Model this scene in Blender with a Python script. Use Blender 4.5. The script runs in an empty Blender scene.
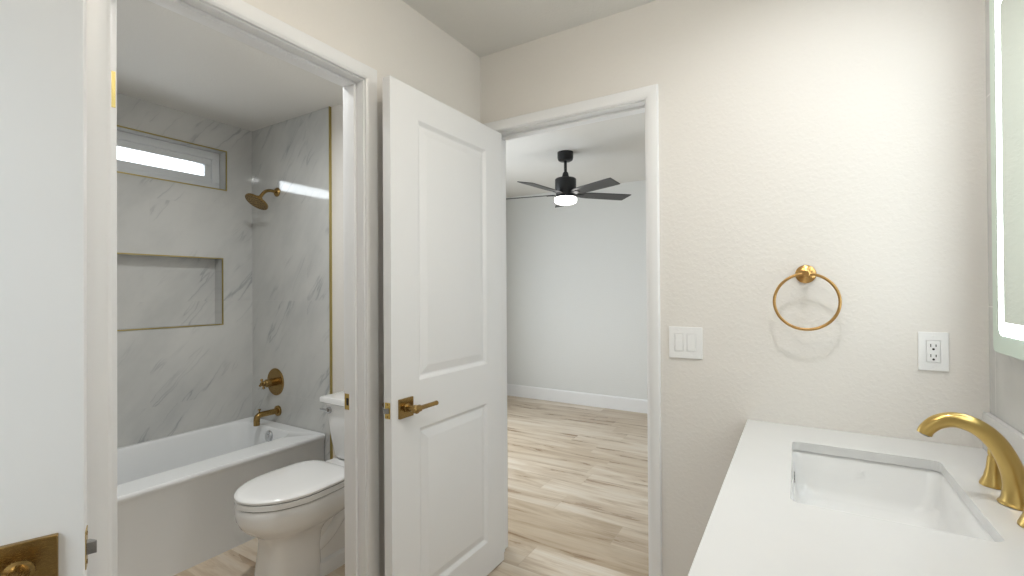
import bpy, bmesh, math, random
from math import sin, cos, pi, radians
from mathutils import Vector, Matrix
random.seed(7)
S = bpy.context.scene
COL = S.collection

# ------------------------------------------------------------------ camera
W2, H2 = 1024, 576
FOC = 469.0
yaw, pit, rol = radians(31.339), radians(0.3197), radians(-0.3549)
_f = Vector((-sin(yaw), cos(yaw), 0)); _r = Vector((cos(yaw), sin(yaw), 0)); _u = Vector((0, 0, 1))
f2 = _f*cos(pit) + _u*sin(pit); u2 = _u*cos(pit) - _f*sin(pit)
r3 = _r*cos(rol) + u2*sin(rol); u3 = u2*cos(rol) - _r*sin(rol)
cam_d = bpy.data.cameras.new('camera'); cam = bpy.data.objects.new('camera', cam_d); COL.objects.link(cam)
m = Matrix.Identity(4)
for i in range(3):
    m[i][0] = r3[i]; m[i][1] = u3[i]; m[i][2] = -f2[i]
m[0][3], m[1][3], m[2][3] = 0, 0, 1.29
cam.matrix_world = m
cam_d.sensor_width = 36; cam_d.lens = FOC*36/W2; cam_d.clip_start = 0.02; cam_d.clip_end = 100
S.camera = cam

# ------------------------------------------------------------------ world, lights, exposure
S.view_settings.view_transform = 'Standard'; S.view_settings.look = 'None'
S.view_settings.gamma = 1; S.view_settings.use_curve_mapping = False
S.view_settings.exposure = 0.48
wd = bpy.data.worlds.new('world'); S.world = wd; wd.use_nodes = True
bg = wd.node_tree.nodes['Background']; bg.inputs[0].default_value = (0.86, 0.94, 1, 1); bg.inputs[1].default_value = 2.2

def area(name, loc, direction, sx, sy, power, color, spread=180):
    d = bpy.data.lights.new(name, 'AREA'); d.shape = 'RECTANGLE'; d.size = sx; d.size_y = sy
    d.energy = power; d.color = color; d.spread = radians(spread)
    o = bpy.data.objects.new(name, d); COL.objects.link(o); o.location = loc
    o.rotation_euler = Vector(direction).to_track_quat('-Z', 'Y').to_euler(); return o
def spot(name, loc, power, color, angle, blend, radius=0.05):
    d = bpy.data.lights.new(name, 'SPOT'); d.energy = power; d.color = color
    d.spot_size = radians(angle); d.spot_blend = blend; d.shadow_soft_size = radius
    o = bpy.data.objects.new(name, d); COL.objects.link(o); o.location = loc; return o
# recessed ceiling lights (their cans are built with the other fittings below)
CANS = [(0.08, 1.20, 2.44, 4.0, (.98, 0.99, 1)), (-1.86, 1.06, 2.40, 8.0, (.98, 1, 1))]
for x, y, z, p, c in CANS:
    l = area('downlight', (x, y, z-.006), (0, 0, -1), .11, .11, p, c, 165); l.data.shape = 'DISK'
area('hall_fill', (-.4, -1.15, 2.40), (0, .25, -1), 1.2, .8, 26, (.80, .915, 1))  # unseen cool fill lamp added under the hall ceiling, no window there
area('bedroom_window_daylight', (-3.10, 3.02, 1.04), (1, 0, 0), 1.5, 1.70, 24, (0.90, 0.955, 1))
area('shower_window_daylight', (-3.36, 1.07, 2.09), (1, 0, -0.35), 0.95, 0.11, 1.5, (0.88, 0.95, 1), 150)

# ------------------------------------------------------------------ materials
def rgb(h):
    h = h.lstrip('#'); c = [int(h[i:i+2], 16)/255 for i in (0, 2, 4)]
    return tuple((x/12.92 if x <= .04045 else ((x+.055)/1.055)**2.4) for x in c) + (1,)
class NT:
    def __init__(s, name):
        s.m = bpy.data.materials.new(name); s.m.use_nodes = True; s.t = s.m.node_tree
        s.b = s.t.nodes['Principled BSDF']; s.out = s.t.nodes['Material Output']
    def n(s, typ, **kw):
        x = s.t.nodes.new(typ)
        for k, v in kw.items(): setattr(x, k, v)
        return x
    def l(s, a, b): s.t.links.new(a, b)
    def put(s, sock, v):
        if hasattr(v, 'default_value') or isinstance(v, bpy.types.NodeSocket): s.l(v, sock)
        else: sock.default_value = v
    def math(s, op, a, b=0.0, c=None):
        x = s.n('ShaderNodeMath', operation=op); s.put(x.inputs[0], a); s.put(x.inputs[1], b)
        if c is not None: s.put(x.inputs[2], c)
        return x.outputs[0]
    def comb(s, x, y, z):
        c = s.n('ShaderNodeCombineXYZ')
        for i, v in enumerate((x, y, z)): s.put(c.inputs[i], v)
        return c.outputs[0]
    def pos(s):
        tc = s.n('ShaderNodeTexCoord'); sp = s.n('ShaderNodeSeparateXYZ'); s.l(tc.outputs['Object'], sp.inputs[0])
        return tc.outputs['Object'], sp.outputs
    def noise(s, vec, scale, detail=3, rough=.5, dist=0.0):
        x = s.n('ShaderNodeTexNoise'); s.put(x.inputs['Vector'], vec); x.inputs['Scale'].default_value = scale
        x.inputs['Detail'].default_value = detail; x.inputs['Roughness'].default_value = rough; x.inputs['Distortion'].default_value = dist
        return x.outputs['Fac']
    def white(s, vec):
        x = s.n('ShaderNodeTexWhiteNoise', noise_dimensions='3D'); s.l(vec, x.inputs['Vector']); return x.outputs['Value'], x.outputs['Color']
    def ramp(s, fac, stops):
        x = s.n('ShaderNodeValToRGB'); e = x.color_ramp.elements
        while len(e) < len(stops): e.new(0.5)
        for i, (p, c) in enumerate(stops): e[i].position = p; e[i].color = c
        s.put(x.inputs[0], fac); return x.outputs[0]
    def mix(s, fac, a, b, mode='MIX'):
        x = s.n('ShaderNodeMix', data_type='RGBA', blend_type=mode)
        s.put(x.inputs[0], fac); s.put(x.inputs[6], a); s.put(x.inputs[7], b); return x.outputs[2]
    def smooth(s, v, a, b, lo=0.0, hi=1.0):
        x = s.n('ShaderNodeMapRange', interpolation_type='SMOOTHSTEP'); s.put(x.inputs[0], v)
        for i, q in enumerate((a, b, lo, hi)): x.inputs[i+1].default_value = q
        return x.outputs[0]
    def bump(s, h, strength, dist=0.01):
        x = s.n('ShaderNodeBump'); x.inputs['Strength'].default_value = strength; x.inputs['Distance'].default_value = dist
        s.put(x.inputs['Height'], h); s.l(x.outputs[0], s.b.inputs['Normal'])
    def set(s, **kw):
        for k, v in kw.items(): s.put(s.b.inputs[k.replace('_', ' ')], v)
        return s.m
def plain(name, color, rough=.5, metal=0.0, var=0.03, scale=6, **kw):
    t = NT(name); p, _ = t.pos(); nz = t.noise(p, scale, 3)
    c2 = tuple(max(0, x*(1-var)) for x in color[:3]) + (1,)
    t.set(Base_Color=t.mix(nz, color, c2), Roughness=rough, Metallic=metal, **kw); return t.m
def wall_paint(name, color, strength=0.15):
    t = NT(name); p, _ = t.pos()
    a = t.noise(p, 75, 3, .55); b = t.noise(p, 24, 2, .5)
    t.bump(t.math('ADD', t.smooth(a, .42, .66), t.math('MULTIPLY', b, .6)), strength, .003)
    t.set(Base_Color=color, Roughness=.62); return t.m
def tile_marble(name, axis, s0):
    t = NT(name); p, xyz = t.pos()
    s_ = xyz[1] if axis == 'Y' else xyz[0]
    u = t.math('DIVIDE', t.math('SUBTRACT', s_, s0), 0.61); v = t.math('DIVIDE', t.math('SUBTRACT', xyz[2], 0.625), 0.61)
    iu = t.math('FLOOR', u); iv = t.math('FLOOR', v)
    wv, wc = t.white(t.comb(iu, iv, 3.7))
    # vein space: along / across a steep diagonal
    al = t.math('ADD', t.math('MULTIPLY', s_, .62), t.math('MULTIPLY', xyz[2], .78))
    ac = t.math('SUBTRACT', t.math('MULTIPLY', xyz[2], .62), t.math('MULTIPLY', s_, .78))
    off = t.math('MULTIPLY', wv, 9.0)
    warp = t.math('MULTIPLY', t.math('SUBTRACT', t.noise(t.comb(al, ac, off), 4, 4, .6), .5), .075)
    ac2 = t.math('ADD', ac, warp)
    n1 = t.noise(t.comb(t.math('MULTIPLY', al, .42), t.math('MULTIPLY', ac2, 3.6), off), 1.9, 3, .6)
    ridge = t.math('ABSOLUTE', t.math('SUBTRACT', n1, .5))
    vein = t.smooth(ridge, .0, .014, 1, 0)
    halo = t.smooth(ridge, .0, .07, 1, 0)
    mask = t.smooth(t.noise(t.comb(al, ac, t.math('ADD', off, 4.0)), 3.2, 2), .46, .68)
    cl = t.noise(t.comb(t.math('MULTIPLY', al, .5), ac2, 2.0), 4, 4, .6)
    base = t.mix(t.smooth(cl, .35, .75), rgb('#cfcfcc'), rgb('#c1c2c0'))
    c = t.mix(t.math('MULTIPLY', t.math('MULTIPLY', halo, mask), .34), base, rgb('#b4b6b7'))
    c = t.mix(t.math('MULTIPLY', t.math('MULTIPLY', vein, mask), .55), c, rgb('#8f9295'))
    fu = t.math('ABSOLUTE', t.math('SUBTRACT', t.math('FRACT', u), .5)); fv = t.math('ABSOLUTE', t.math('SUBTRACT', t.math('FRACT', v), .5))
    g = t.smooth(t.math('MAXIMUM', fu, fv), .4972, .4988)
    c = t.mix(t.math('MULTIPLY', g, .35), c, rgb('#b4b3ae'))
    t.bump(g, -.25, .002)
    t.set(Base_Color=c, Roughness=t.math('ADD', t.math('MULTIPLY', g, .4), .07)); return t.m
def planks(name):
    t = NT(name); p, xyz = t.pos()
    PW, PL = 0.203, 1.22
    row = t.math('FLOOR', t.math('DIVIDE', t.math('SUBTRACT', xyz[1], .06), PW))
    rv, _ = t.white(t.comb(row, 5.0, 1.0))
    xx = t.math('ADD', xyz[0], t.math('MULTIPLY', rv, PL))
    col = t.math('FLOOR', t.math('DIVIDE', xx, PL))
    wv, wc = t.white(t.comb(row, col, 9.0))
    sv = t.comb(t.math('MULTIPLY', xyz[0], 1.0), t.math('MULTIPLY', xyz[1], 8.0), t.math('MULTIPLY', wv, 30))
    st = t.noise(sv, 1.5, 5, .62, .5)
    fine = t.noise(t.comb(t.math('MULTIPLY', xyz[0], 2.5), t.math('MULTIPLY', xyz[1], 60.0), t.math('MULTIPLY', wv, 30)), 2.0, 3, .6)
    c = t.ramp(st, [(.28, rgb('#a48c76')), (.42, rgb('#cab69e')), (.54, rgb('#e4d6c3')), (.72, rgb('#f1e9dd'))])
    c = t.mix(t.math('MULTIPLY', t.smooth(st, .56, .40, 0, 1), .0), c, rgb('#7d6a55'))
    c = t.mix(.18, c, t.ramp(fine, [(.3, rgb('#8f7c66')), (.7, rgb('#d9ccb8'))]))
    tone = t.ramp(wv, [(0, rgb('#e2dace')), (1, rgb('#ffffff'))])
    c = t.mix(1.0, c, tone, 'MULTIPLY')
    fy = t.math('ABSOLUTE', t.math('SUBTRACT', t.math('FRACT', t.math('DIVIDE', t.math('SUBTRACT', xyz[1], .06), PW)), .5))
    fx = t.math('ABSOLUTE', t.math('SUBTRACT', t.math('FRACT', t.math('DIVIDE', xx, PL)), .5))
    g = t.math('MAXIMUM', t.smooth(fy, .490, .494), t.smooth(fx, .4983, .4990))
    c = t.mix(t.math('MULTIPLY', g, .55), c, rgb('#b9a98f'))
    t.bump(t.math('ADD', t.math('MULTIPLY', g, -1.0), t.math('MULTIPLY', fine, .15)), .25, .002)
    t.set(Base_Color=c, Roughness=t.math('ADD', .22, t.math('MULTIPLY', st, .14))); return t.m
def brushed(name, color, rough=.26, aniso=60):
    t = NT(name); p, xyz = t.pos()
    nz = t.noise(t.comb(t.math('MULTIPLY', xyz[0], 3), t.math('MULTIPLY', xyz[1], 3), t.math('MULTIPLY', xyz[2], aniso)), 40, 2)
    c2 = tuple(x*.94 for x in color[:3]) + (1,)
    t.set(Base_Color=t.mix(nz, color, c2), Metallic=1.0, Roughness=t.math('ADD', rough-.02, t.math('MULTIPLY', nz, .04))); return t.m
def emit(name, color, strength):
    t = NT(name); t.set(Base_Color=(.9, .9, .9, 1), Emission_Color=color, Emission_Strength=strength, Roughness=.4); return t.m
def clear_pane(name):
    t = NT(name); tr = t.n('ShaderNodeBsdfTransparent'); gl = t.n('ShaderNodeBsdfGlossy'); gl.inputs['Roughness'].default_value = .02
    fr = t.n('ShaderNodeFresnel'); fr.inputs[0].default_value = 1.45
    mx = t.n('ShaderNodeMixShader'); t.l(fr.outputs[0], mx.inputs[0]); t.l(tr.outputs[0], mx.inputs[1]); t.l(gl.outputs[0], mx.inputs[2])
    t.l(mx.outputs[0], t.out.inputs[0]); return t.m

M = dict(
    wall=wall_paint('orange_peel_paint', rgb('#e7e3dd')),
    wallbed=wall_paint('bedroom_paint', rgb('#e3e4e2'), .15),
    ceil=wall_paint('ceiling_paint', rgb('#e4e2dd'), .2),
    trim=plain('trim_white_paint', rgb('#f0f0f0'), .35, var=.015),
    door=plain('door_white_paint', rgb('#eeeeee'), .42, var=.015),
    tileY=tile_marble('marble_tile_side', 'Y', 1.231),
    tileX=tile_marble('marble_tile_end', 'X', -2.61),
    floor=planks('wood_look_plank'),
    porcelain=plain('white_porcelain', rgb('#efefee'), .09, var=.01, Coat_Weight=.4),
    acrylic=plain('white_acrylic', rgb('#eceeef'), .22, var=.012),
    quartz=plain('white_quartz', rgb('#dcdcdb'), .24, var=.025, scale=14),
    brass=brushed('brushed_gold', rgb('#c8ab69'), .30),
    bronze=brushed('champagne_bronze', rgb('#a08453'), .27),
    latch=brushed('polished_brass', rgb('#d3b56c'), .22),
    chrome=brushed('chrome', rgb('#c9cacc'), .10),
    steel=brushed('satin_steel', rgb('#a9a9aa'), .28),
    black=plain('matte_black_metal', rgb('#15171a'), .38, var=.1),
    blade=plain('fan_blade_dark', rgb('#3a3a38'), .42, var=.12),
    plastic=plain('white_plastic', rgb('#f3f3f2'), .30, var=.01),
    dark=plain('slot_dark', rgb('#2a2622'), .6),
    hole=plain('drain_shadow', rgb('#3a3a3a'), .5),
    vinyl=plain('white_vinyl', rgb('#dfe2e4'), .35, var=.01),
    mirror=plain('mirror_silver', rgb('#e2ece4'), .015, 1.0, var=.0),
    edge=plain('frosted_glass_edge', rgb('#cfe0d2'), .25, var=.02),
    led=emit('led_strip', (.88, .96, 1, 1), 8.5),
    fanlight=emit('fan_light_opal', (1, .97, .92, 1), 3.5),
    dome=emit('fill_dome_opal', (1, .925, .80, 1), 19.0),  # glow of the added fill dome
    edgegold=brushed('satin_gold_edge', rgb('#b3a46c'), .40),
    ringgold=brushed('satin_gold', rgb('#c39b62'), .28),
    pane=clear_pane('window_pane'),
    cabinet=plain('cabinet_white', rgb('#d8d8d6'), .4),
    caulk=plain('rubber_gasket', rgb('#77746c'), .6),
)

# ------------------------------------------------------------------ mesh helpers
def obj(name, bm, mat, parent=None, smooth=None, bevel=0, seg=2, loc=None, rotz=None):
    bmesh.ops.recalc_face_normals(bm, faces=bm.faces)
    me = bpy.data.meshes.new(name); bm.to_mesh(me); bm.free()
    o = bpy.data.objects.new(name, me); COL.objects.link(o)
    me.materials.append(M[mat] if isinstance(mat, str) else mat)
    if parent is not None: o.parent = parent
    if loc is not None: o.location = loc
    if rotz is not None: o.rotation_euler = (0, 0, rotz)
    if bevel:
        b = o.modifiers.new('bevel', 'BEVEL'); b.width = bevel; b.segments = seg; b.limit_method = 'ANGLE'; b.angle_limit = radians(40)
        b.harden_normals = False
    if smooth is not None or bevel:
        for p in me.polygons: p.use_smooth = True
        me.set_sharp_from_angle(angle=radians(smooth if smooth else 35))
    return o
def tag(o, label=None, cat=None, group=None, kind=None):
    if label: o['label'] = label
    if cat: o['category'] = cat
    if group: o['group'] = group
    if kind: o['kind'] = kind
    return o
def empty(name, loc, rotz=0):
    o = bpy.data.objects.new(name, None); COL.objects.link(o); o.location = loc; o.rotation_euler = (0, 0, rotz)
    o.empty_display_size = .05; return o
def B(): return bmesh.new()
def box(bm, x0, x1, y0, y1, z0, z1):
    v = [bm.verts.new((x, y, z)) for x in (x0, x1) for y in (y0, y1) for z in (z0, z1)]
    for f in ((0,1,3,2),(4,6,7,5),(0,4,5,1),(2,3,7,6),(0,2,6,4),(1,5,7,3)): bm.faces.new([v[i] for i in f])
    return bm
def bx(*a): return box(B(), *a)
def loft(bm, loops, caps=(True, True), closed=True):
    vs = [[bm.verts.new(p) for p in lp] for lp in loops]; n = len(vs[0])
    for a, b in zip(vs, vs[1:]):
        for i in range(n if closed else n-1):
            j = (i+1) % n
            try: bm.faces.new((a[i], a[j], b[j], b[i]))
            except ValueError: pass
    if caps[0]: bm.faces.new(vs[0][::-1])
    if caps[1]: bm.faces.new(vs[-1])
    return bm
def basis(d):
    d = Vector(d).normalized(); a = Vector((0, 0, 1)) if abs(d.z) < .9 else Vector((1, 0, 0))
    u = a.cross(d).normalized(); return d, u, d.cross(u)
def lathe(bm, o, d, prof, n=32, caps=(True, True)):
    """prof: list of (height along d, radius)."""
    o = Vector(o); d, u, v = basis(d)
    return loft(bm, [[o + d*h + (u*cos(2*pi*i/n) + v*sin(2*pi*i/n))*max(r, 1e-5) for i in range(n)] for h, r in prof], caps)
def tube(bm, pts, rad, n=16, caps=(True, True), flat=None):
    pts = [Vector(p) for p in pts]; k = len(pts)
    rads = rad if isinstance(rad, (list, tuple)) else [rad]*k
    loops = []; nrm = None
    for i in range(k):
        t = (pts[min(i+1, k-1)] - pts[max(i-1, 0)]).normalized()
        if nrm is None: _, nrm, _ = basis(t)
        nrm = (nrm - t*nrm.dot(t)).normalized(); bn = t.cross(nrm)
        q = flat[i] if flat else 1
        loops.append([pts[i] + (nrm*cos(2*pi*j/n) + bn*sin(2*pi*j/n)*q)*rads[i] for j in range(n)])
    return loft(bm, loops, caps)
def curve(ctrl, n=24):
    """Catmull-Rom through control tuples (any dimension)."""
    c = [ctrl[0]] + list(ctrl) + [ctrl[-1]]; out = []
    segs = len(ctrl) - 1; per = max(2, n//segs)
    for s in range(segs):
        p0, p1, p2, p3 = c[s:s+4]
        for i in range(per):
            t = i/per
            out.append(tuple(.5*((2*b) + (-a+cc)*t + (2*a-5*b+4*cc-d)*t*t + (-a+3*b-3*cc+d)*t**3) for a, b, cc, d in zip(p0, p1, p2, p3)))
    out.append(tuple(ctrl[-1])); return out
def rrect(x0, x1, y0, y1, r, z, k=8):
    pts = []
    for cx, cy, a in ((x1-r, y1-r, 0), (x0+r, y1-r, 90), (x0+r, y0+r, 180), (x1-r, y0+r, 270)):
        for i in range(k+1):
            t = radians(a + 90*i/k); pts.append(Vector((cx + r*cos(t), cy + r*sin(t), z)))
    return pts
def wall_cells(axis, a, b, us, zs, holes):
    """Solid wall between planes a..b of `axis` ('X' or 'Y'); us/zs split the face, holes are (u0,u1,z0,z1) left open."""
    bm = B()
    for i in range(len(us)-1):
        for j in range(len(zs)-1):
            u0, u1, z0, z1 = us[i], us[i+1], zs[j], zs[j+1]
            if any(h[0]-1e-6 <= u0 and u1 <= h[1]+1e-6 and h[2]-1e-6 <= z0 and z1 <= h[3]+1e-6 for h in holes): continue
            if axis == 'X': box(bm, a, b, u0, u1, z0, z1)
            else: box(bm, u0, u1, a, b, z0, z1)
    bmesh.ops.remove_doubles(bm, verts=bm.verts, dist=1e-5)
    # drop the faces that two neighbouring cells share
    seen = {}
    for f in bm.faces: seen.setdefault(tuple(sorted(v.index for v in f.verts)), []).append(f)
    bm.verts.index_update(); seen = {}
    for f in bm.faces: seen.setdefault(tuple(sorted(v.index for v in f.verts)), []).append(f)
    dead = [f for fs in seen.values() if len(fs) > 1 for f in fs]
    bmesh.ops.delete(bm, geom=dead, context='FACES_ONLY')
    return bm
def struct(name, bm, mat, parent=None, **kw):
    o = obj(name, bm, mat, parent, **kw)
    if parent is None: o['kind'] = 'structure'
    return o

# ------------------------------------------------------------------ the room shell
XL, XR, YB, YR = -1.327, 0.475, 1.89, -0.45          # bathroom: left, right, back, rear wall faces
CZ = 2.44; TZ = 2.40                                  # ceilings
TX0, TY0, TY1 = -3.21, 0.30, 1.83                     # toilet room: outer wall, foot wall, end wall
BX0, BX1, BY1 = -3.08, 1.30, 4.92                     # bedroom
D1 = (0.436, 1.160); DZ = 2.049                       # toilet-room doorway (Y range, height)
D2 = (-1.257, -0.519)                                 # bedroom doorway (X range)
D3 = (-1.135, -0.415)                                 # entry doorway in the rear wall (X range)

struct('floor', bx(-3.6, 1.6, -1.9, 5.1, -.08, 0), 'floor')
struct('wall_left', wall_cells('X', XL-.107, XL, [-.57, D1[0]-.018, D1[1]+.018, YB], [0, DZ+.018, CZ], [(D1[0]-.018, D1[1]+.018, 0, DZ+.018)]), 'wall')
struct('wall_back', wall_cells('Y', YB, 2.01, [XL-.107, D2[0]-.018, D2[1]+.018, BX1], [0, DZ+.018, CZ], [(D2[0]-.018, D2[1]+.018, 0, DZ+.018)]), 'wall')
struct('wall_right', bx(XR, XR+.12, -.57, YB, 0, CZ), 'tileY')
struct('wall_rear', wall_cells('Y', YR-.12, YR, [XL, D3[0]-.018, D3[1]+.018, XR], [0, DZ+.018, CZ], [(D3[0]-.018, D3[1]+.018, 0, DZ+.018)]), 'wall')
struct('ceiling', bx(XL-.107, XR+.12, -.57, 2.01, CZ, CZ+.06), 'ceil')
# hall behind the camera, seen through nothing but the open entry door
struct('wall_hall_rear', bx(-1.7, .9, -1.82, -1.7, 0, CZ), 'wall')
struct('wall_hall_left', bx(-1.82, -1.7, -1.82, -.57, 0, CZ), 'wall')
struct('wall_hall_right', bx(.9, 1.02, -1.82, -.57, 0, CZ), 'wall')
struct('ceiling_hall', bx(-1.82, 1.02, -1.82, -.57, CZ, CZ+.06), 'ceil')
# toilet room
WIN = (0.50, 1.656, 1.964, 2.213); NIC = (0.52, 1.631, 1.086, 1.507)
struct('wall_shower', wall_cells('X', TX0-.09, TX0, [TY0-.1, WIN[0], NIC[0], NIC[1], WIN[1], TY1+.18], [0, NIC[2], NIC[3], WIN[2], WIN[3], TZ+.04], [WIN, NIC]), 'tileY')
struct('wall_niche_back', bx(TX0-.12, TX0-.088, NIC[0]-.02, NIC[1]+.02, NIC[2]-.02, NIC[3]+.02), 'tileY')
struct('wall_exterior', wall_cells('X', TX0-.24, TX0-.121, [TY0-.1, WIN[0], WIN[1], TY1+.18], [0, WIN[2], WIN[3], TZ+.04], [WIN]), 'wallbed')
struct('wall_shower_end', bx(TX0, -2.39, TY1, TY1+.02, 0, TZ), 'tileX')
struct('wall_toilet_end', bx(TX0, XL-.107, TY1+.012, 2.01, 0, CZ), 'wall')
struct('wall_toilet_foot', bx(TX0-.1, XL-.107, TY0-.1, TY0, 0, CZ), 'wall')
struct('ceiling_toilet', bx(TX0-.24, XL-.107, TY0-.1, TY1+.18, TZ, TZ+.06), 'ceil')
# bedroom
BWN = (2.15, 3.90, 0.06, 2.05)
struct('wall_bedroom_back', bx(BX0-.12, BX1+.12, BY1, BY1+.12, 0, CZ+.06), 'wallbed')
struct('wall_bedroom_left', wall_cells('X', BX0-.12, BX0, [2.01, BWN[0], BWN[1], BY1], [0, BWN[2], BWN[3], CZ+.06], [BWN]), 'wallbed')
struct('wall_bedroom_right', bx(BX1, BX1+.12, 1.89, BY1, 0, CZ+.06), 'wallbed')
struct('wall_bedroom_front', bx(BX0-.12, XL-.107, 2.01, 2.03, 0, CZ+.06), 'wallbed')
struct('ceiling_bedroom', bx(BX0-.12, BX1+.12, 2.01, BY1+.12, CZ, CZ+.06), 'ceil')

# gold tile-edge trims
def rect_trim(x, u0, u1, z0, z1, w=.007, t=.004):
    bm = B()
    for a in ((u0-w, u1+w, z0-w, z0), (u0-w, u1+w, z1, z1+w), (u0-w, u0, z0, z1), (u1, u1+w, z0, z1)):
        box(bm, x-.004, x+t, a[0], a[1], a[2], a[3])
    return bm
struct('trim_1', rect_trim(TX0, *WIN), 'edgegold')
struct('trim_2', rect_trim(TX0, *NIC), 'edgegold')
struct('trim_3', bx(-2.3905, -2.385, TY1-.004, TY1+.014, 0, TZ), 'edgegold')

# baseboards (profile: flat board with an eased top)
def board(p0, p1, inward, h=.14, t=.014):
    p0, p1, q = Vector(p0), Vector(p1), Vector(inward)
    prof = [(0, 0), (t, 0), (t, h-.014), (t-.004, h-.004), (t-.009, h), (0, h)]
    return loft(B(), [[p + q*a + Vector((0, 0, b)) for a, b in prof] for p in (p0, p1)])
struct('baseboard_bedroom_back', board((BX0, BY1, 0), (BX1, BY1, 0), (0, -1, 0)), 'trim')
struct('baseboard_bedroom_left', board((BX0, 2.03, 0), (BX0, BY1-.014, 0), (1, 0, 0)), 'trim')
struct('baseboard_bedroom_right', board((BX1, 2.01, 0), (BX1, BY1-.014, 0), (-1, 0, 0)), 'trim')
struct('baseboard_toilet_end', board((-2.383, TY1+.012, 0), (XL-.108, TY1+.012, 0), (0, -1, 0)), 'trim')
struct('baseboard_back', board((D2[1]+.066, YB, 0), (-.125, YB, 0), (0, -1, 0)), 'trim')

# door casings and jambs
CASE = [(.005, 0), (.005, .009), (.010, .012), (.014, .015), (.036, .018), (.050, .017), (.054, .012), (.054, 0)]
def casing(mapf, u0, u1, z1):
    """three mitred boards; mapf(u, z, t) -> world point"""
    st = []
    for d, t in CASE:
        st.append([(u0-d, 0, t), (u0-d, z1+d, t), (u1+d, z1+d, t), (u1+d, 0, t)])
    loops = [[Vector(mapf(*st[i][s])) for i in range(len(CASE))] for s in range(4)]
    return loft(B(), loops)
def jamb(mapf, u0, u1, z1, depth, stop):
    """lining boards .018 thick with a door stop; w runs through the wall from 0 to depth"""
    bm = B()
    def bb(ua, ub, za, zb, wa, wb):
        a, b = mapf(ua, za, -wa), mapf(ub, zb, -wb)
        box(bm, *sum(([min(a[i], b[i]), max(a[i], b[i])] for i in range(3)), []))
    bb(u0-.018, u0, 0, z1+.018, 0, depth); bb(u1, u1+.018, 0, z1+.018, 0, depth); bb(u0, u1, z1, z1+.018, 0, depth)
    s0, s1 = stop
    bb(u0, u0+.011, 0, z1, s0, s1); bb(u1-.011, u1, 0, z1, s0, s1); bb(u0+.011, u1-.011, z1-.011, z1, s0, s1)
    return bm
mL = lambda u, z, t: (XL+t, u, z)
mB = lambda u, z, t: (u, YB-t, z)
mBb = lambda u, z, t: (u, 2.01+t, z)
mLb = lambda u, z, t: (XL-.107-t, u, z)
mR = lambda u, z, t: (u, YR+t, z)
t4 = struct('trim_4', casing(mL, *D1, DZ), 'trim', smooth=30)
struct('jamb', jamb(mL, *D1, DZ, .107, (.036, .070)), 'trim', t4, bevel=.0015)
sp = obj('strike_plate', bx(XL-.105, XL-.074, D1[1]-.0015, D1[1]+.001, .856, .914), 'latch', t4)
obj('strike_hole', bx(XL-.095, XL-.084, D1[1]-.0025, D1[1]-.0005, .872, .898), 'dark', sp)
t5 = struct('trim_5', casing(mB, *D2, DZ), 'trim', smooth=30)
struct('jamb', jamb(mB, *D2, DZ, .12, (.040, .075)), 'trim', t5, bevel=.0015)
sp = obj('strike_plate', bx(D2[1]-.0015, D2[1]+.001, YB+.006, YB+.034, .852, .910), 'latch', t5)
obj('strike_hole', bx(D2[1]-.0025, D2[1]-.0005, YB+.012, YB+.023, .868, .894), 'dark', sp)
t6 = struct('trim_6', casing(mR, *D3, DZ), 'trim', smooth=30)
struct('jamb', jamb(mR, *D3, DZ, .12, (.040, .075)), 'trim', t6, bevel=.0015)
struct('trim_7', casing(mBb, *D2, DZ), 'trim', smooth=30)
struct('trim_8', casing(mLb, *D1, DZ), 'trim', smooth=30)

# ------------------------------------------------------------------ windows
def slider_window(name, x, dirx, u0, u1, z0, z1, fw, label):
    """vinyl window filling the opening; x is its room-side face, dirx points into the room"""
    root = empty(name, (x, (u0+u1)/2, z0)); tag(root, label, 'window', kind='structure')
    inv = Matrix.Translation(-Vector(root.location))
    def part(n, bm, mat, par=root, **kw):
        bm.transform(inv if par is root else Matrix.Identity(4)); return obj(n, bm, mat, par, **kw)
    def ring(a0, a1, b0, b1, w, xa, xb):
        bm = B()
        for q in ((a0, a1, b0, b0+w), (a0, a1, b1-w, b1), (a0, a0+w, b0+w, b1-w), (a1-w, a1, b0+w, b1-w)): box(bm, min(xa, xb), max(xa, xb), *q)
        return bm
    part('window_frame', ring(u0, u1, z0, z1, fw*.55, x, x-dirx*.06), 'vinyl', bevel=.003)
    part('sash', ring(u0+fw*.5, u1-fw*.5, z0+fw*.5, z1-fw*.5, fw*.5, x-dirx*.012, x-dirx*.05), 'vinyl', bevel=.003)
    part('pane', bx(min(x-dirx*.03, x-dirx*.034), max(x-dirx*.03, x-dirx*.034), u0+fw*.9, u1-fw*.9, z0+fw*.9, z1-fw*.9), 'pane')
    return root
slider_window('window_1', TX0-.075, 1, *WIN, .086, 'narrow high white window in the tiled shower wall, daylight behind it')
slider_window('window_2', BX0-.05, 1, *BWN, .07, 'wide glass patio door out of view at the left side of the bedroom')

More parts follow.
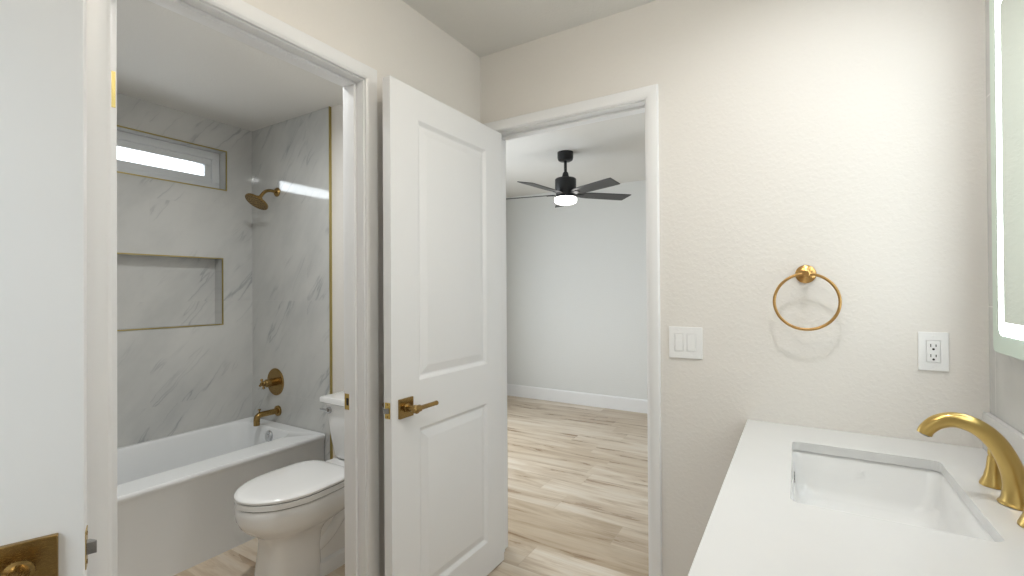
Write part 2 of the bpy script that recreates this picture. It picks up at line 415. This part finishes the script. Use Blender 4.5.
# ------------------------------------------------------------------ doors
def panel_door(name, w, h, t, ny, loc, rotz, label, handle_z, hinges=3, backset=.066, pin=0, half=.0345):
    """hinge edge at local x=0, leaf along +x, thickness from y=0 to y=ny*t"""
    root = empty(name, loc, rotz); tag(root, label, 'door', kind='structure')
    bm = B()
    xs = [0, .134, w-.140, w]; zs = [0, .146, .774, .951, h-.113, h]
    PROF = [(0, 0), (.003, -.0015), (.014, -.0105), (.019, -.0110), (.049, -.0015), (.051, -.0012)]
    for y, sgn in ((0, -ny), (ny*t, ny)):             # sgn: outward direction of this face
        for i in range(3):
            for j in range(5):
                x0, x1, z0, z1 = xs[i], xs[i+1], zs[j], zs[j+1]
                if i == 1 and j in (1, 3):
                    lp = [[(x0+a, y+sgn*d, z0+a), (x1-a, y+sgn*d, z0+a), (x1-a, y+sgn*d, z1-a), (x0+a, y+sgn*d, z1-a)] for a, d in PROF]
                    loft(bm, lp, caps=(False, True))
                else:
                    bm.faces.new([bm.verts.new(p) for p in ((x0, y, z0), (x1, y, z0), (x1, y, z1), (x0, y, z1))])
    y1 = ny*t
    for i in range(3):
        for z in (0, h): bm.faces.new([bm.verts.new(p) for p in ((xs[i], 0, z), (xs[i+1], 0, z), (xs[i+1], y1, z), (xs[i], y1, z))])
    for j in range(5):
        for x in (0, w): bm.faces.new([bm.verts.new(p) for p in ((x, 0, zs[j]), (x, y1, zs[j]), (x, y1, zs[j+1]), (x, 0, zs[j+1]))])
    bmesh.ops.remove_doubles(bm, verts=bm.verts, dist=1e-5)
    obj('door_leaf', bm, 'door', root, bevel=.0016, smooth=12)
    # lever sets, one each side
    cx = w - backset
    for y, s in ((0, -ny), (y1, ny)):
        ros = obj('rosette', bx(cx-half, cx+half, min(y, y+s*.009), max(y, y+s*.009), handle_z-half, handle_z+half), 'bronze', root, bevel=.0012)
        bm = B()
        lathe(bm, (cx, y+s*.009, handle_z), (0, s, 0), [(0, .0165), (.004, .0165), (.006, .0120), (.034, .0120), (.036, .0150), (.050, .0150), (.052, .013)], 24)
        lathe(bm, (cx+.014, y+s*.052, handle_z), (-1, 0, 0), [(0, .0105), (.004, .0125), (.034, .0125), (.036, .0095), (.040, .0085), (.118, .0078), (.120, .0086), (.126, .0086), (.128, .0072)], 20)
        obj('lever', bm, 'bronze', ros, smooth=35)
    lp = obj('latch_plate', bx(w-.0005, w+.0012, y1/2-.0125, y1/2+.0125, handle_z-.028, handle_z+.028), 'latch', root)
    bm = B()                                           # bevelled spring bolt
    a, b = y1/2-.0075, y1/2+.0075
    pts = [(w, a), (w, b), (w+.004, b), (w+.0125, a+.004), (w+.0125, a)]
    loft(bm, [[(p[0], p[1], z) for p in pts] for z in (handle_z-.0085, handle_z+.0085)])
    obj('latch_bolt', bm, 'steel', lp)
    bm = B()
    for dz in (-.021, .021): lathe(bm, (w+.001, y1/2, handle_z+dz), (1, 0, 0), [(0, .0035), (.001, .003)], 10)
    obj('screw', bm, 'bronze', lp)
    for hz in ((.22, 1.02, h-.27) if hinges == 3 else (.22, h-.292)):
        hg = obj('hinge_leaf', bx(-.0016, .0004, min(y1*.08, y1*.9), max(y1*.08, y1*.9), hz, hz+.089), 'edgegold', root)
        obj('hinge_pin', lathe(B(), (-.004, (-ny*.004 if pin == 0 else y1+ny*.004), hz), (0, 0, 1), [(0, .0045), (.089, .0045), (.091, .0028), (.093, .001)], 12), 'latch', hg, smooth=30)
    return root
panel_door('door_1', .722, 2.034, .037, -1, (-1.204, 1.892, .008), -pi/2, 'white two-panel door standing open in the middle, gold square lever set', .866, pin=1)
panel_door('door_2', .715, 2.03, .035, -1, (-1.4385, D1[0]+.0125, .010), pi, 'white door folded back inside the toilet room, only its hinge edge showing', .868, 2)
panel_door('door_3', .712, 2.03, .035, 1, (-1.144, -.405, .010), math.atan2(.936, .352), 'white door at the left edge of view, close up, square gold rosette low on it', .901, 3, .066, half=.0385)

# ------------------------------------------------------------------ bathtub
def make_tub():
    cx, cy = -2.82, 1.065
    root = empty('bathtub', (cx, cy, 0)); tag(root, 'white alcove bathtub with flat apron under the marble tile', 'bathtub')
    x0, x1, y0, y1 = TX0+.001-cx, -2.430-cx, TY0+.005-cy, TY1-.003-cy
    H = .437
    L = []
    def lp(a, b, c, d, r, z): L.append(rrect(a, b, c, d, r, z, 8))
    lp(x0, x1-.012, y0, y1, .004, 0); lp(x0, x1-.012, y0, y1, .004, H-.045); lp(x0, x1-.004, y0, y1, .005, H-.030)
    lp(x0, x1, y0, y1, .006, H-.018); lp(x0, x1, y0, y1, .008, H-.006); lp(x0+.004, x1-.005, y0+.004, y1-.004, .008, H)
    ix0, ix1, iy0, iy1 = x0+.030, x1-.155, y0+.10, y1-.085
    lp(ix0, ix1, iy0, iy1, .10, H); lp(ix0+.004, ix1-.004, iy0+.006, iy1-.004, .10, H-.004); lp(ix0+.010, ix1-.010, iy0+.016, iy1-.008, .10, H-.016)
    lp(ix0+.022, ix1-.022, iy0+.08, iy1-.020, .11, H-.15); lp(ix0+.040, ix1-.040, iy0+.17, iy1-.040, .12, H-.30)
    lp(ix0+.062, ix1-.062, iy0+.22, iy1-.070, .12, H-.355); lp(ix0+.11, ix1-.11, iy0+.28, iy1-.12, .10, H-.375)
    obj('tub_shell', loft(B(), L, (True, True)), 'acrylic', root, smooth=40)
    ox, oy, oz = -2.848-cx, 1.728-cy, .385
    of = obj('overflow_plate', lathe(B(), (ox, oy, oz), (0, -1, .12), [(-.004, .034), (.006, .034), (.010, .031), (.011, .020), (.009, .012), (.012, .008)], 28), 'chrome', root, smooth=30)
    obj('overflow_slot', lathe(B(), (ox+.010, oy-.0105, oz-.018), (0, -1, .12), [(0, .008), (.0015, .007)], 14), 'hole', of)
    obj('drain', lathe(B(), (ox, oy-.26, .0625), (0, 0, 1), [(0, .034), (.004, .034), (.006, .028), (.004, .012)], 28), 'chrome', root, smooth=30)
make_tub()

# ------------------------------------------------------------------ toilet
def egg(cx, cy, hw, front, back, z, n=48, pw=1.95, bw=None):
    """plan outline: pointed-oval front (towards -Y), squarer back"""
    pts = []
    for i in range(n):
        a = 2*pi*i/n; c, s = cos(a), sin(a)
        if s < 0: e = pw; ext = front
        else: e = 4.2; ext = back
        pts.append(Vector((cx + hw*math.copysign(abs(c)**(2/e), c), cy + ext*math.copysign(abs(s)**(2/e), s), z)))
    return pts
def make_toilet():
    X = -1.965
    root = empty('toilet', (X, 1.45, 0)); tag(root, 'white two-piece toilet with closed lid beside the bathtub', 'toilet')
    Y = lambda y: y - 1.45
    bm = B()
    # bowl shell down to the waist
    sec = [(.389, .178, .225, .30, 1.95), (.380, .183, .232, .30, 1.95), (.36, .186, .234, .30, 1.95), (.33, .183, .229, .295, 1.95), (.30, .173, .214, .28, 2.0), (.275, .155, .190, .25, 2.05), (.255, .133, .163, .21, 2.2),
           (.24, .116, .143, .165, 2.5), (.225, .107, .132, .13, 2.9), (.20, .102, .126, .11, 3.2), (.15, .102, .128, .10, 3.4), (.08, .106, .138, .10, 3.4), (.02, .112, .147, .10, 3.4), (0, .113, .149, .10, 3.4)]
    loft(bm, [egg(0, Y(1.295), hw, fr, bk, z, pw=e) for z, hw, fr, bk, e in sec])
    # rear body, narrower, and the foot
    rear = [(.37, .150, 1.42, 1.72), (.31, .118, 1.40, 1.70), (.25, .092, 1.36, 1.68), (.12, .085, 1.34, 1.66), (.055, .088, 1.34, 1.66)]
    loft(bm, [rrect(-hw, hw, Y(a), Y(b), .04, z, 6) for z, hw, a, b in rear])
    foot = [(.060, .085, 1.36, 1.665), (.052, .108, 1.35, 1.69), (.02, .120, 1.35, 1.70), (0, .122, 1.35, 1.70)]
    loft(bm, [rrect(-hw, hw, Y(a), Y(b), .045, z, 6) for z, hw, a, b in foot])
    # trapway swelling on both flanks
    for s in (-1, 1):
        tr = curve([(s*.045, Y(1.35), .10), (s*.070, Y(1.43), .16), (s*.076, Y(1.51), .235), (s*.076, Y(1.575), .225), (s*.076, Y(1.61), .15), (s*.072, Y(1.60), .05)], 30)
        tube(bm, tr, .036, 16)
        lathe(bm, (s*.112, Y(1.565), .045), (0, 0, 1), [(0, .013), (.018, .012), (.026, .007), (.028, .001)], 14)
    # shelf that carries the tank
    loft(bm, [rrect(-hw, hw, Y(a), Y(1.80), .03, z, 6) for z, hw, a in ((.30, .10, 1.60), (.34, .13, 1.57), (.385, .165, 1.53), (.398, .165, 1.53))])
    obj('bowl', bm, 'porcelain', root, smooth=50)
    c0 = Y(1.295)
    gasket = loft(B(), [egg(0, c0, .176, .222, .24, .388), egg(0, c0, .176, .222, .24, .396)])
    obj('gasket', gasket, 'caulk', root)
    seat = loft(B(), [egg(0, c0, hw, fr, .235, z) for z, hw, fr in ((.394, .184, .230), (.397, .187, .234), (.415, .187, .234), (.418, .184, .231))])
    obj('seat', seat, 'porcelain', root, smooth=40)
    gap = loft(B(), [egg(0, c0, .180, .227, .23, .417), egg(0, c0, .180, .227, .23, .4225)])
    obj('bumper', gap, 'caulk', root)
    lid = loft(B(), [egg(0, c0, hw, fr, bk, z) for z, hw, fr, bk in ((.4215, .184, .231, .235), (.4245, .187, .235, .238), (.432, .187, .235, .238), (.4365, .183, .231, .235), (.4395, .172, .219, .226), (.4415, .145, .185, .20), (.4425, .08, .10, .12))])
    ld = obj('lid', lid, 'porcelain', root, smooth=40)
    for s in (-1, 1):
        obj('hinge_cap', lathe(B(), (s*.07, Y(1.545), .398), (0, 0, 1), [(0, .018), (.016, .018), (.020, .014), (.021, .004)], 18), 'porcelain', root, smooth=35)
    # tank: tapering down, bowed front
    def tank_lp(hw, yf, z, bow):
        pts = [];
        for i in range(13):
            t = -1 + 2*i/12; pts.append(Vector((t*hw, Y(yf) - bow*(1-t*t), z)))
        return [Vector((-hw, Y(1.815), z))] + pts[0:1] + pts[1:-1] + pts[-1:] + [Vector((hw, Y(1.815), z))]
    tk = loft(B(), [tank_lp(hw, yf, z, .007) for hw, yf, z in ((.150, 1.660, .398), (.165, 1.650, .420), (.188, 1.640, .54), (.204, 1.634, .64), (.210, 1.632, .695))])
    obj('tank', tk, 'porcelain', root, bevel=.012, seg=3)
    tl = loft(B(), [tank_lp(hw, yf, z, .007) for hw, yf, z in ((.223, 1.618, .697), (.228, 1.612, .702), (.228, 1.612, .722), (.224, 1.616, .729), (.216, 1.624, .731))])
    obj('tank_lid', tl, 'porcelain', root, smooth=40)
    fl = lathe(B(), (-.170, Y(1.632), .660), (0, -1, 0), [(-.012, .017), (.010, .017), (.014, .014)], 20)
    tube(fl, [(-.165, Y(1.614), .660), (-.185, Y(1.612), .662), (-.212, Y(1.614), .662), (-.226, Y(1.616), .661)], [.008, .0075, .007, .006], 12)
    obj('flush_lever', fl, 'chrome', root, smooth=40)
    return root
toilet = make_toilet(); toilet.location.x = -1.965

# ------------------------------------------------------------------ shower fittings
def make_shower_head():
    root = empty('showerhead', (-2.915, TY1, 1.946)); tag(root, 'round brass shower head on a short bent arm near the window', 'shower head')
    obj('flange', lathe(B(), (0, 0, 0), (0, -1, 0), [(0, .030), (.004, .030), (.012, .024), (.016, .014)], 28), 'bronze', root, smooth=30)
    arm = curve([(0, -.008, 0), (0, -.05, .002), (0, -.085, -.012), (0, -.112, -.045), (0, -.118, -.054)], 24)
    obj('arm', tube(B(), arm, .0105, 16), 'bronze', root, smooth=40)
    d = Vector((0, -.56, -.83)).normalized(); p = Vector((0, -.116, -.051))
    h = obj('spray_head', lathe(B(), p, d, [(0, .013), (.004, .019), (.016, .020), (.022, .014), (.026, .030), (.032, .064), (.036, .072), (.044, .073), (.047, .070)], 40), 'bronze', root, smooth=30)
    bm = B(); _, u, v = basis(d)
    for ring, k in ((.016, 6), (.030, 12), (.044, 18), (.055, 22), (.065, 26)):
        for i in range(k):
            a = 2*pi*i/k; lathe(bm, p + d*.046 + (u*cos(a)+v*sin(a))*ring, d, [(0, .0028), (.003, .0018)], 6)
    obj('nozzle', bm, 'dark', h)
make_shower_head()
def make_valve():
    root = empty('shower_valve', (-2.938, TY1, .700)); tag(root, 'round brass shower valve plate with small cross handle above the spout', 'shower valve')
    obj('escutcheon', lathe(B(), (0, 0, 0), (0, -1, 0), [(0, .089), (.005, .089), (.009, .085), (.010, .030)], 44), 'bronze', root, smooth=30)
    obj('stem', lathe(B(), (0, -.009, 0), (0, -1, 0), [(0, .026), (.058, .026), (.060, .022), (.070, .018)], 28), 'bronze', root, smooth=30)
    bm = lathe(B(), (0, -.074, 0), (0, -1, 0), [(0, .012), (.028, .012), (.031, .008)], 20)
    for a in (25, 115, 205, 295):
        lathe(bm, (0, -.090, 0), (cos(radians(a)), 0, sin(radians(a))), [(0, .0058), (.022, .0058), (.024, .0085), (.032, .0085), (.034, .005)], 14)
    obj('cross_handle', bm, 'bronze', root, smooth=35)
make_valve()
def make_spout():
    root = empty('tub_spout', (-2.911, TY1, .514)); tag(root, 'brass tub spout with diverter knob over the bathtub drain end', 'tub spout')
    obj('flange', lathe(B(), (0, 0, 0), (0, -1, 0), [(0, .034), (.010, .034), (.014, .030), (.016, .022)], 28), 'bronze', root, smooth=30)
    p = curve([(0, -.012, 0), (0, -.06, 0), (0, -.118, 0), (0, -.138, -.008), (0, -.145, -.028), (0, -.145, -.062)], 30)
    obj('spout_body', tube(B(), p, .0185, 22), 'bronze', root, smooth=40)
    obj('diverter_knob', lathe(B(), (0, -.128, .018), (0, 0, 1), [(0, .005), (.010, .005), (.012, .009), (.019, .009), (.020, .006)], 16), 'bronze', root, smooth=30)
make_spout()

# ------------------------------------------------------------------ towel ring, switch, outlet
def make_ring():
    root = empty('towel_ring', (.024, YB, 1.340)); tag(root, 'gold towel ring on the wall above the counter', 'towel ring')
    mt = lathe(B(), (0, 0, 0), (0, -1, 0), [(0, .031), (.006, .031), (.009, .028), (.012, .018), (.016, .011), (.040, .0095), (.046, .012), (.062, .012), (.064, .009)], 32)
    obj('wall_mount', mt, 'ringgold', root, smooth=30)
    R = .0925; n = 64; bm = B(); loops = []
    c = Vector((0, -.054, -R))
    for i in range(n):
        a = 2*pi*i/n; rad = Vector((sin(a), 0, cos(a)))
        loops.append([c + rad*(R + .0048*cos(2*pi*j/12)) + Vector((0, 1, 0))*.0048*sin(2*pi*j/12) for j in range(12)])
    loops.append(loops[0]); loft(bm, loops, (False, False)); bmesh.ops.remove_doubles(bm, verts=bm.verts, dist=1e-6)
    obj('ring', bm, 'ringgold', root, smooth=40)
make_ring()
def frame_plate(x0, x1, z0, z1, t, holes):
    us = sorted({x0, x1, *[h[0] for h in holes], *[h[1] for h in holes]}); zs = sorted({z0, z1, *[h[2] for h in holes], *[h[3] for h in holes]})
    return wall_cells('Y', -t, 0, us, zs, holes)
def make_switch():
    root = empty('light_switch', (-.370, YB, 1.086)); tag(root, 'white two-rocker light switch plate beside the bedroom doorway', 'light switch')
    h = [(-.0395, -.0065, -.0335, .0335), (.0065, .0395, -.0335, .0335)]
    obj('wall_plate', box(frame_plate(-.061, .061, -.060, .060, .006, h), -.041, .041, -.0030, -.0005, -.035, .035), 'plastic', root, bevel=.0012)
    for a, b, *_ in h:
        bm = loft(B(), [[(a+.0012, -.001, z0), (b-.0012, -.001, z0), (b-.0012, -.001, z1), (a+.0012, -.001, z1)] if q == 0 else [(a+.0022, -.0088, z0), (b-.0022, -.0088, z0), (b-.0022, -.0058, z1), (a+.0022, -.0058, z1)] for q, z0, z1 in ((0, -.0325, .0325), (1, -.0315, .0315))])
        obj('rocker', bm, 'plastic', root, bevel=.0008)
    for x in (-.023, .023):
        for z in (-.048, .048): obj('screw', lathe(B(), (x, -.006, z), (0, -1, 0), [(0, .0028), (.0008, .0022)], 12), 'plastic', root)
make_switch()
def make_outlet():
    root = empty('power_outlet', (.351, YB, 1.097)); tag(root, 'white duplex power outlet above the counter near the mirror', 'outlet')
    h = [(-.0168, .0168, -.0335, .0335)]
    obj('wall_plate', box(frame_plate(-.0355, .0355, -.0585, .0585, .006, h), -.018, .018, -.0030, -.0005, -.035, .035), 'plastic', root, bevel=.0012)
    rc = obj('receptacle', bx(-.0153, .0153, -.0074, -.001, -.0320, .0320), 'plastic', root, bevel=.001)
    for z in (.0155, -.0155):
        bm = B()
        box(bm, -.0075, -.0052, -.0078, -.006, z-.002, z+.0072); box(bm, .0048, .0070, -.0078, -.006, z-.001, z+.0062)
        lathe(bm, (0, -.006, z-.0085), (0, -1, 0), [(0, .0032), (.0018, .0032)], 12)
        obj('slot', bm, 'dark', rc)
    for z in (.047, -.047): obj('screw', lathe(B(), (0, -.006, z), (0, -1, 0), [(0, .0028), (.0008, .0022)], 12), 'plastic', root)
make_outlet()

# ------------------------------------------------------------------ vanity: cabinet, countertop, sink, faucet, backsplash
CT = .820; CY0 = .42; CX0 = -.158
SK = (-.018, .325, 1.206, 1.690)
def make_cabinet():
    root = empty('vanity_cabinet', (.18, 1.15, 0)); tag(root, 'white vanity cabinet hidden under the quartz countertop', 'cabinet')
    x0, x1, y0, y1 = -.125-.18, XR-.004-.18, CY0+.02-1.15, YB-.004-1.15
    bm = B(); w = .018
    box(bm, x0, x1, y0, y0+w, .09, .788); box(bm, x0, x1, y1-w, y1, .09, .788); box(bm, x1-w, x1, y0+w, y1-w, .09, .788); box(bm, x0, x1-w, y0+w, y1-w, .09, .108)
    box(bm, x0, x0+w, y0+w, y1-w, .74, .788)
    obj('carcass', bm, 'cabinet', root)
    obj('toe_kick', bx(x0+.06, x1, y0+.01, y1-.01, 0, .09), 'cabinet', root)
    n = 3; sw = (y1-y0)/n
    for k in range(n):
        a, b = y0+k*sw+.003, y0+(k+1)*sw-.003; bm = B(); f = .06
        for q in ((a, b, .10, .10+f), (a, b, .775-f, .775), (a, a+f, .10+f, .775-f), (b-f, b, .10+f, .775-f)): box(bm, x0-.020, x0-.001, *q)
        box(bm, x0-.012, x0-.002, a+f, b-f, .10+f, .775-f)
        d = obj('cabinet_door', bm, 'cabinet', root)
        obj('pull', tube(B(), [(x0-.018, b-.03, .56), (x0-.045, b-.03, .56), (x0-.045, b-.03, .70), (x0-.018, b-.03, .70)], .005, 10), 'brass', d)
make_cabinet()
def make_counter():
    o = .0
    xs, ys = (CX0, XR-.002), (CY0, YB-.001)
    r = .022; n = 8
    hole_t = rrect(*SK, r, CT, n); hole_b = rrect(*SK, r, CT-.018, n)
    bm = B()
    cxs, cys = (SK[0]+SK[1])/2, (SK[2]+SK[3])/2
    def outer(z):
        # project every hole vertex to the slab's rectangle, keeping its quadrant corner
        out = []
        for i in range(4*(n+1)):
            q, k = divmod(i, n+1)
            corner = [(xs[1], ys[1]), (xs[0], ys[1]), (xs[0], ys[0]), (xs[1], ys[0])][q]
            h = hole_t[i]; t = k/n
            first = [(xs[1], h.y), (h.x, ys[1]), (xs[0], h.y), (h.x, ys[0])][q]
            last = [(h.x, ys[1]), (xs[0], h.y), (h.x, ys[0]), (xs[1], h.y)][q]
            if t < .5: p = [a+(b-a)*t*2 for a, b in zip(first, corner)]
            else: p = [a+(b-a)*(t-.5)*2 for a, b in zip(corner, last)]
            out.append(Vector((p[0], p[1], z)))
        return out
    loft(bm, [hole_b, hole_t, outer(CT), outer(CT-.026), [Vector((v.x, v.y, CT-.026)) for v in hole_b], hole_b], (False, False))
    bmesh.ops.remove_doubles(bm, verts=bm.verts, dist=1e-5)
    c = obj('countertop', bm, 'quartz', None, smooth=30)
    tag(c, 'white quartz countertop of the vanity with a rectangular sink cutout', 'countertop')
    bs = obj('backsplash', bx(XR-.0165, XR-.001, CY0, YB-.001, CT+.0005, CT+.108), 'quartz', None, bevel=.002)
    tag(bs, 'low white quartz backsplash strip behind the faucet under the lit mirror', 'backsplash')
make_counter()
def make_sink():
    cx, cy = (SK[0]+SK[1])/2, (SK[2]+SK[3])/2
    root = empty('sink', (cx, cy, CT-.15)); tag(root, 'white rectangular undermount sink set in the quartz countertop', 'sink')
    hx, hy = (SK[1]-SK[0])/2, (SK[3]-SK[2])/2; zt = .150-.0265
    L = []
    def lp(dx, dy, r, z): L.append(rrect(-hx+dx, hx-dx, -hy+dy, hy-dy, r, z, 8))
    lp(-.03, -.03, .05, zt); lp(-.008, -.008, .030, zt); lp(-.005, -.005, .030, zt-.004); lp(-.002, -.002, .032, zt-.012)
    lp(.002, .006, .036, zt-.05); lp(.007, .016, .042, zt-.095); lp(.022, .036, .05, zt-.120); lp(.07, .10, .07, zt-.132); lp(.13, .19, .03, zt-.137)
    n = len(L)
    for dx, dy, r, z in ((.13, .19, .03, zt-.150), (.06, .09, .07, zt-.145), (.01, .02, .06, zt-.11), (-.014, -.014, .05, zt-.05), (-.016, -.016, .05, zt-.015), (-.03, -.03, .05, zt-.012)): lp(dx, dy, r, z)
    obj('basin', loft(B(), L + [L[0]], (False, False)), 'porcelain', root, smooth=50)
    obj('drain', lathe(B(), (.02, 0, zt-.1385), (0, 0, 1), [(0, .030), (.003, .030), (.005, .025), (.003, .010), (.006, .006)], 28), 'brass', root, smooth=30)
    of = B()
    for k in (-1, 0, 1): lathe(of, (-hx+.0045, .190+k*.010, zt-.062+k*.006), (1, 0, .1), [(0, .0030), (.0022, .0030)], 10)
    for k in range(3): lathe(of, (-hx+.0050, .185+k*.012, zt-.078+k*.006), (1, 0, .1), [(0, .0042), (.0022, .0042)], 12)
    obj('overflow', of, 'steel', root)
make_sink()
def make_faucet():
    root = empty('faucet', (.402, 1.431, CT+.0008)); tag(root, 'gold widespread arched faucet with two flared handles behind the sink', 'faucet')
    sp = curve([(.002, 0, .0), (.002, 0, .012), (-.003, 0, .045), (-.012, 0, .085), (-.032, 0, .128), (-.062, 0, .158), (-.098, 0, .170), (-.128, 0, .162), (-.147, 0, .144), (-.153, 0, .131)], 54)
    rd = curve([(.0345,), (.0300,), (.0215,), (.0200,), (.0190,), (.0180,), (.0172,), (.0162,), (.0150,), (.0145,)], 54)
    bm = tube(B(), sp, [r[0] for r in rd], 24)
    obj('spout', bm, 'brass', root, smooth=45)
    obj('aerator', lathe(B(), (-.1505, 0, .135), (-.40, 0, -.9), [(0, .0105), (.007, .0105), (.008, .008)], 18), 'steel', root, smooth=30)
    for s in (1, -1):
        y = s*.115
        hd = obj('handle', lathe(B(), (-.006, y, 0), (0, 0, 1), [(0, .0275), (.004, .0275), (.008, .0255), (.020, .0205), (.040, .0160), (.062, .0135), (.068, .0128), (.069, .0112), (.072, .0112), (.073, .0125), (.088, .0122), (.094, .0105), (.097, .004)], 32), 'brass', root, smooth=30)
        lv = curve([(-.006, y, .084), (-.007, y + s*.020, .088), (-.008, y + s*.050, .094), (-.009, y + s*.076, .099)], 15)
        obj('lever', tube(B(), lv, [r[0] for r in curve([(.009,), (.0075,), (.0068,), (.0062,)], 15)], 14), 'brass', hd, smooth=40)
make_faucet()

# ------------------------------------------------------------------ lit mirror
def make_mirror():
    XF = .440; y0, y1, z0, z1 = 1.142, 1.722, 1.122, 2.085
    root = empty('lighted_mirror', (XF, (y0+y1)/2, z0)); tag(root, 'wall mirror with a glowing light border at the right edge', 'mirror')
    cy = (y0+y1)/2
    def ring(inset, r, x): return [Vector((x, p.x, p.y)) for p in rrect(y0-cy+inset, y1-cy-inset, inset, z1-z0-inset, r, 0, 8)]
    obj('light_box', loft(B(), [ring(.03, .02, .006), ring(.03, .02, .0345)]), 'edge', root)
    obj('glass', loft(B(), [ring(.0, .018, .0055), ring(.0, .018, .0015), ring(.0015, .017, .0003)]), 'edge', root, smooth=30)
    obj('mirror_face', loft(B(), [ring(.080, .012, .0003), ring(.080, .012, -.0002)]), 'mirror', root)
    obj('light_strip', loft(B(), [ring(.047, .022, .0003), ring(.047, .022, -.0005), ring(.080, .012, -.0005), ring(.080, .012, .0003)], (False, False)), 'led', root)
make_mirror()

# ------------------------------------------------------------------ ceiling fan
def make_fan():
    root = empty('ceiling_fan', (-1.645, 3.57, CZ)); tag(root, 'black five-blade ceiling fan with a round white light in the bedroom', 'ceiling fan')
    obj('canopy', lathe(B(), (0, 0, 0), (0, 0, -1), [(0, .066), (.045, .066), (.066, .060), (.075, .045), (.076, .02)], 36), 'black', root, smooth=35)
    obj('downrod', lathe(B(), (0, 0, -.07), (0, 0, -1), [(0, .0125), (.12, .0125)], 20), 'black', root, smooth=35)
    obj('yoke_cover', lathe(B(), (0, 0, -.165), (0, 0, -1), [(0, .016), (.006, .022), (.040, .030), (.046, .026), (.055, .026)], 28), 'black', root, smooth=35)
    obj('motor_housing', lathe(B(), (0, 0, -.215), (0, 0, -1), [(0, .03), (.004, .080), (.012, .088), (.115, .088), (.128, .080), (.162, .086)], 44), 'black', root, smooth=35)
    vdir = math.atan2(3.57, -1.645)                      # heading of the view, used only to set the blades' resting angle
    for k in range(5):
        a = radians(22 + 72*k) + vdir - pi/2
        pv = radians(11); bm = B()
        e = Vector((cos(a), sin(a), 0)); q = Vector((-sin(a), cos(a), 0)); up = Vector((0, 0, 1))
        tq = q*cos(pv) - up*sin(pv); nn = e.cross(tq)
        o = Vector((0, 0, -.350))
        st = [(.10, .034), (.15, .050), (.22, .060), (.53, .066), (.565, .064)]
        loops = []
        for r, hw in st:
            c = o + e*r
            loops.append([c + tq*hw + e*(.0 if r < .55 else -.012) + nn*.003, c - tq*hw + e*(.0 if r < .55 else .012) + nn*.003, c - tq*hw + e*(.0 if r < .55 else .012) - nn*.003, c + tq*hw + e*(.0 if r < .55 else -.012) - nn*.003])
        bl = obj('blade', loft(bm, loops), 'blade', root, bevel=.0015)
        br = loft(B(), [[o + e*r + tq*w + nn*(-.004-h), o + e*r - tq*w + nn*(-.004-h), o + e*r - tq*w + nn*-.003, o + e*r + tq*w + nn*-.003] for r, w, h in ((.06, .022, .006), (.12, .026, .004), (.16, .020, .003))])
        obj('blade_bracket', br, 'black', bl)
    obj('light_diffuser', lathe(B(), (0, 0, -.377), (0, 0, -1), [(0, .085), (.006, .093), (.032, .093), (.045, .085), (.053, .066), (.056, .03), (.0565, .001)], 44), 'fanlight', root, smooth=50)
make_fan()

# ------------------------------------------------------------------ recessed ceiling lights
for (x, y, z, p, c), lab in zip(CANS, ('round recessed ceiling light above the sink', 'round recessed ceiling light over the toilet')):
    root = empty('recessed_light', (x, y, z)); tag(root, lab, 'ceiling light', 'recessed ceiling lights')
    n = 40
    obj('trim_ring', loft(B(), [[(r*cos(2*pi*i/n), r*sin(2*pi*i/n), h) for i in range(n)] for r, h in ((.058, 0), (.058, -.0045), (.062, -.0045), (.080, -.002), (.082, 0))], (False, False)), 'plastic', root, smooth=35)
    obj('lens', lathe(B(), (0, 0, -.002), (0, 0, 1), [(0, .057), (.0015, .057)], 40), 'plastic', root)

dm = empty('fill_dome', (-0.46, 0.72, CZ)); tag(dm, 'added round dome light over the bathroom, brightening its upper walls', 'ceiling light')  # unseen dome added in place of a downlight, to brighten the upper walls
obj('canopy', lathe(B(), (0, 0, 0), (0, 0, -1), [(0, .150), (.022, .150), (.026, .144), (.026, .10)], 44), 'bronze', dm, smooth=30)
obj('fill_dome_shade', lathe(B(), (0, 0, -.024), (0, 0, -1), [(0, .138), (.030, .134), (.060, .115), (.080, .085), (.092, .045), (.095, .001)], 44), 'dome', dm, smooth=50)
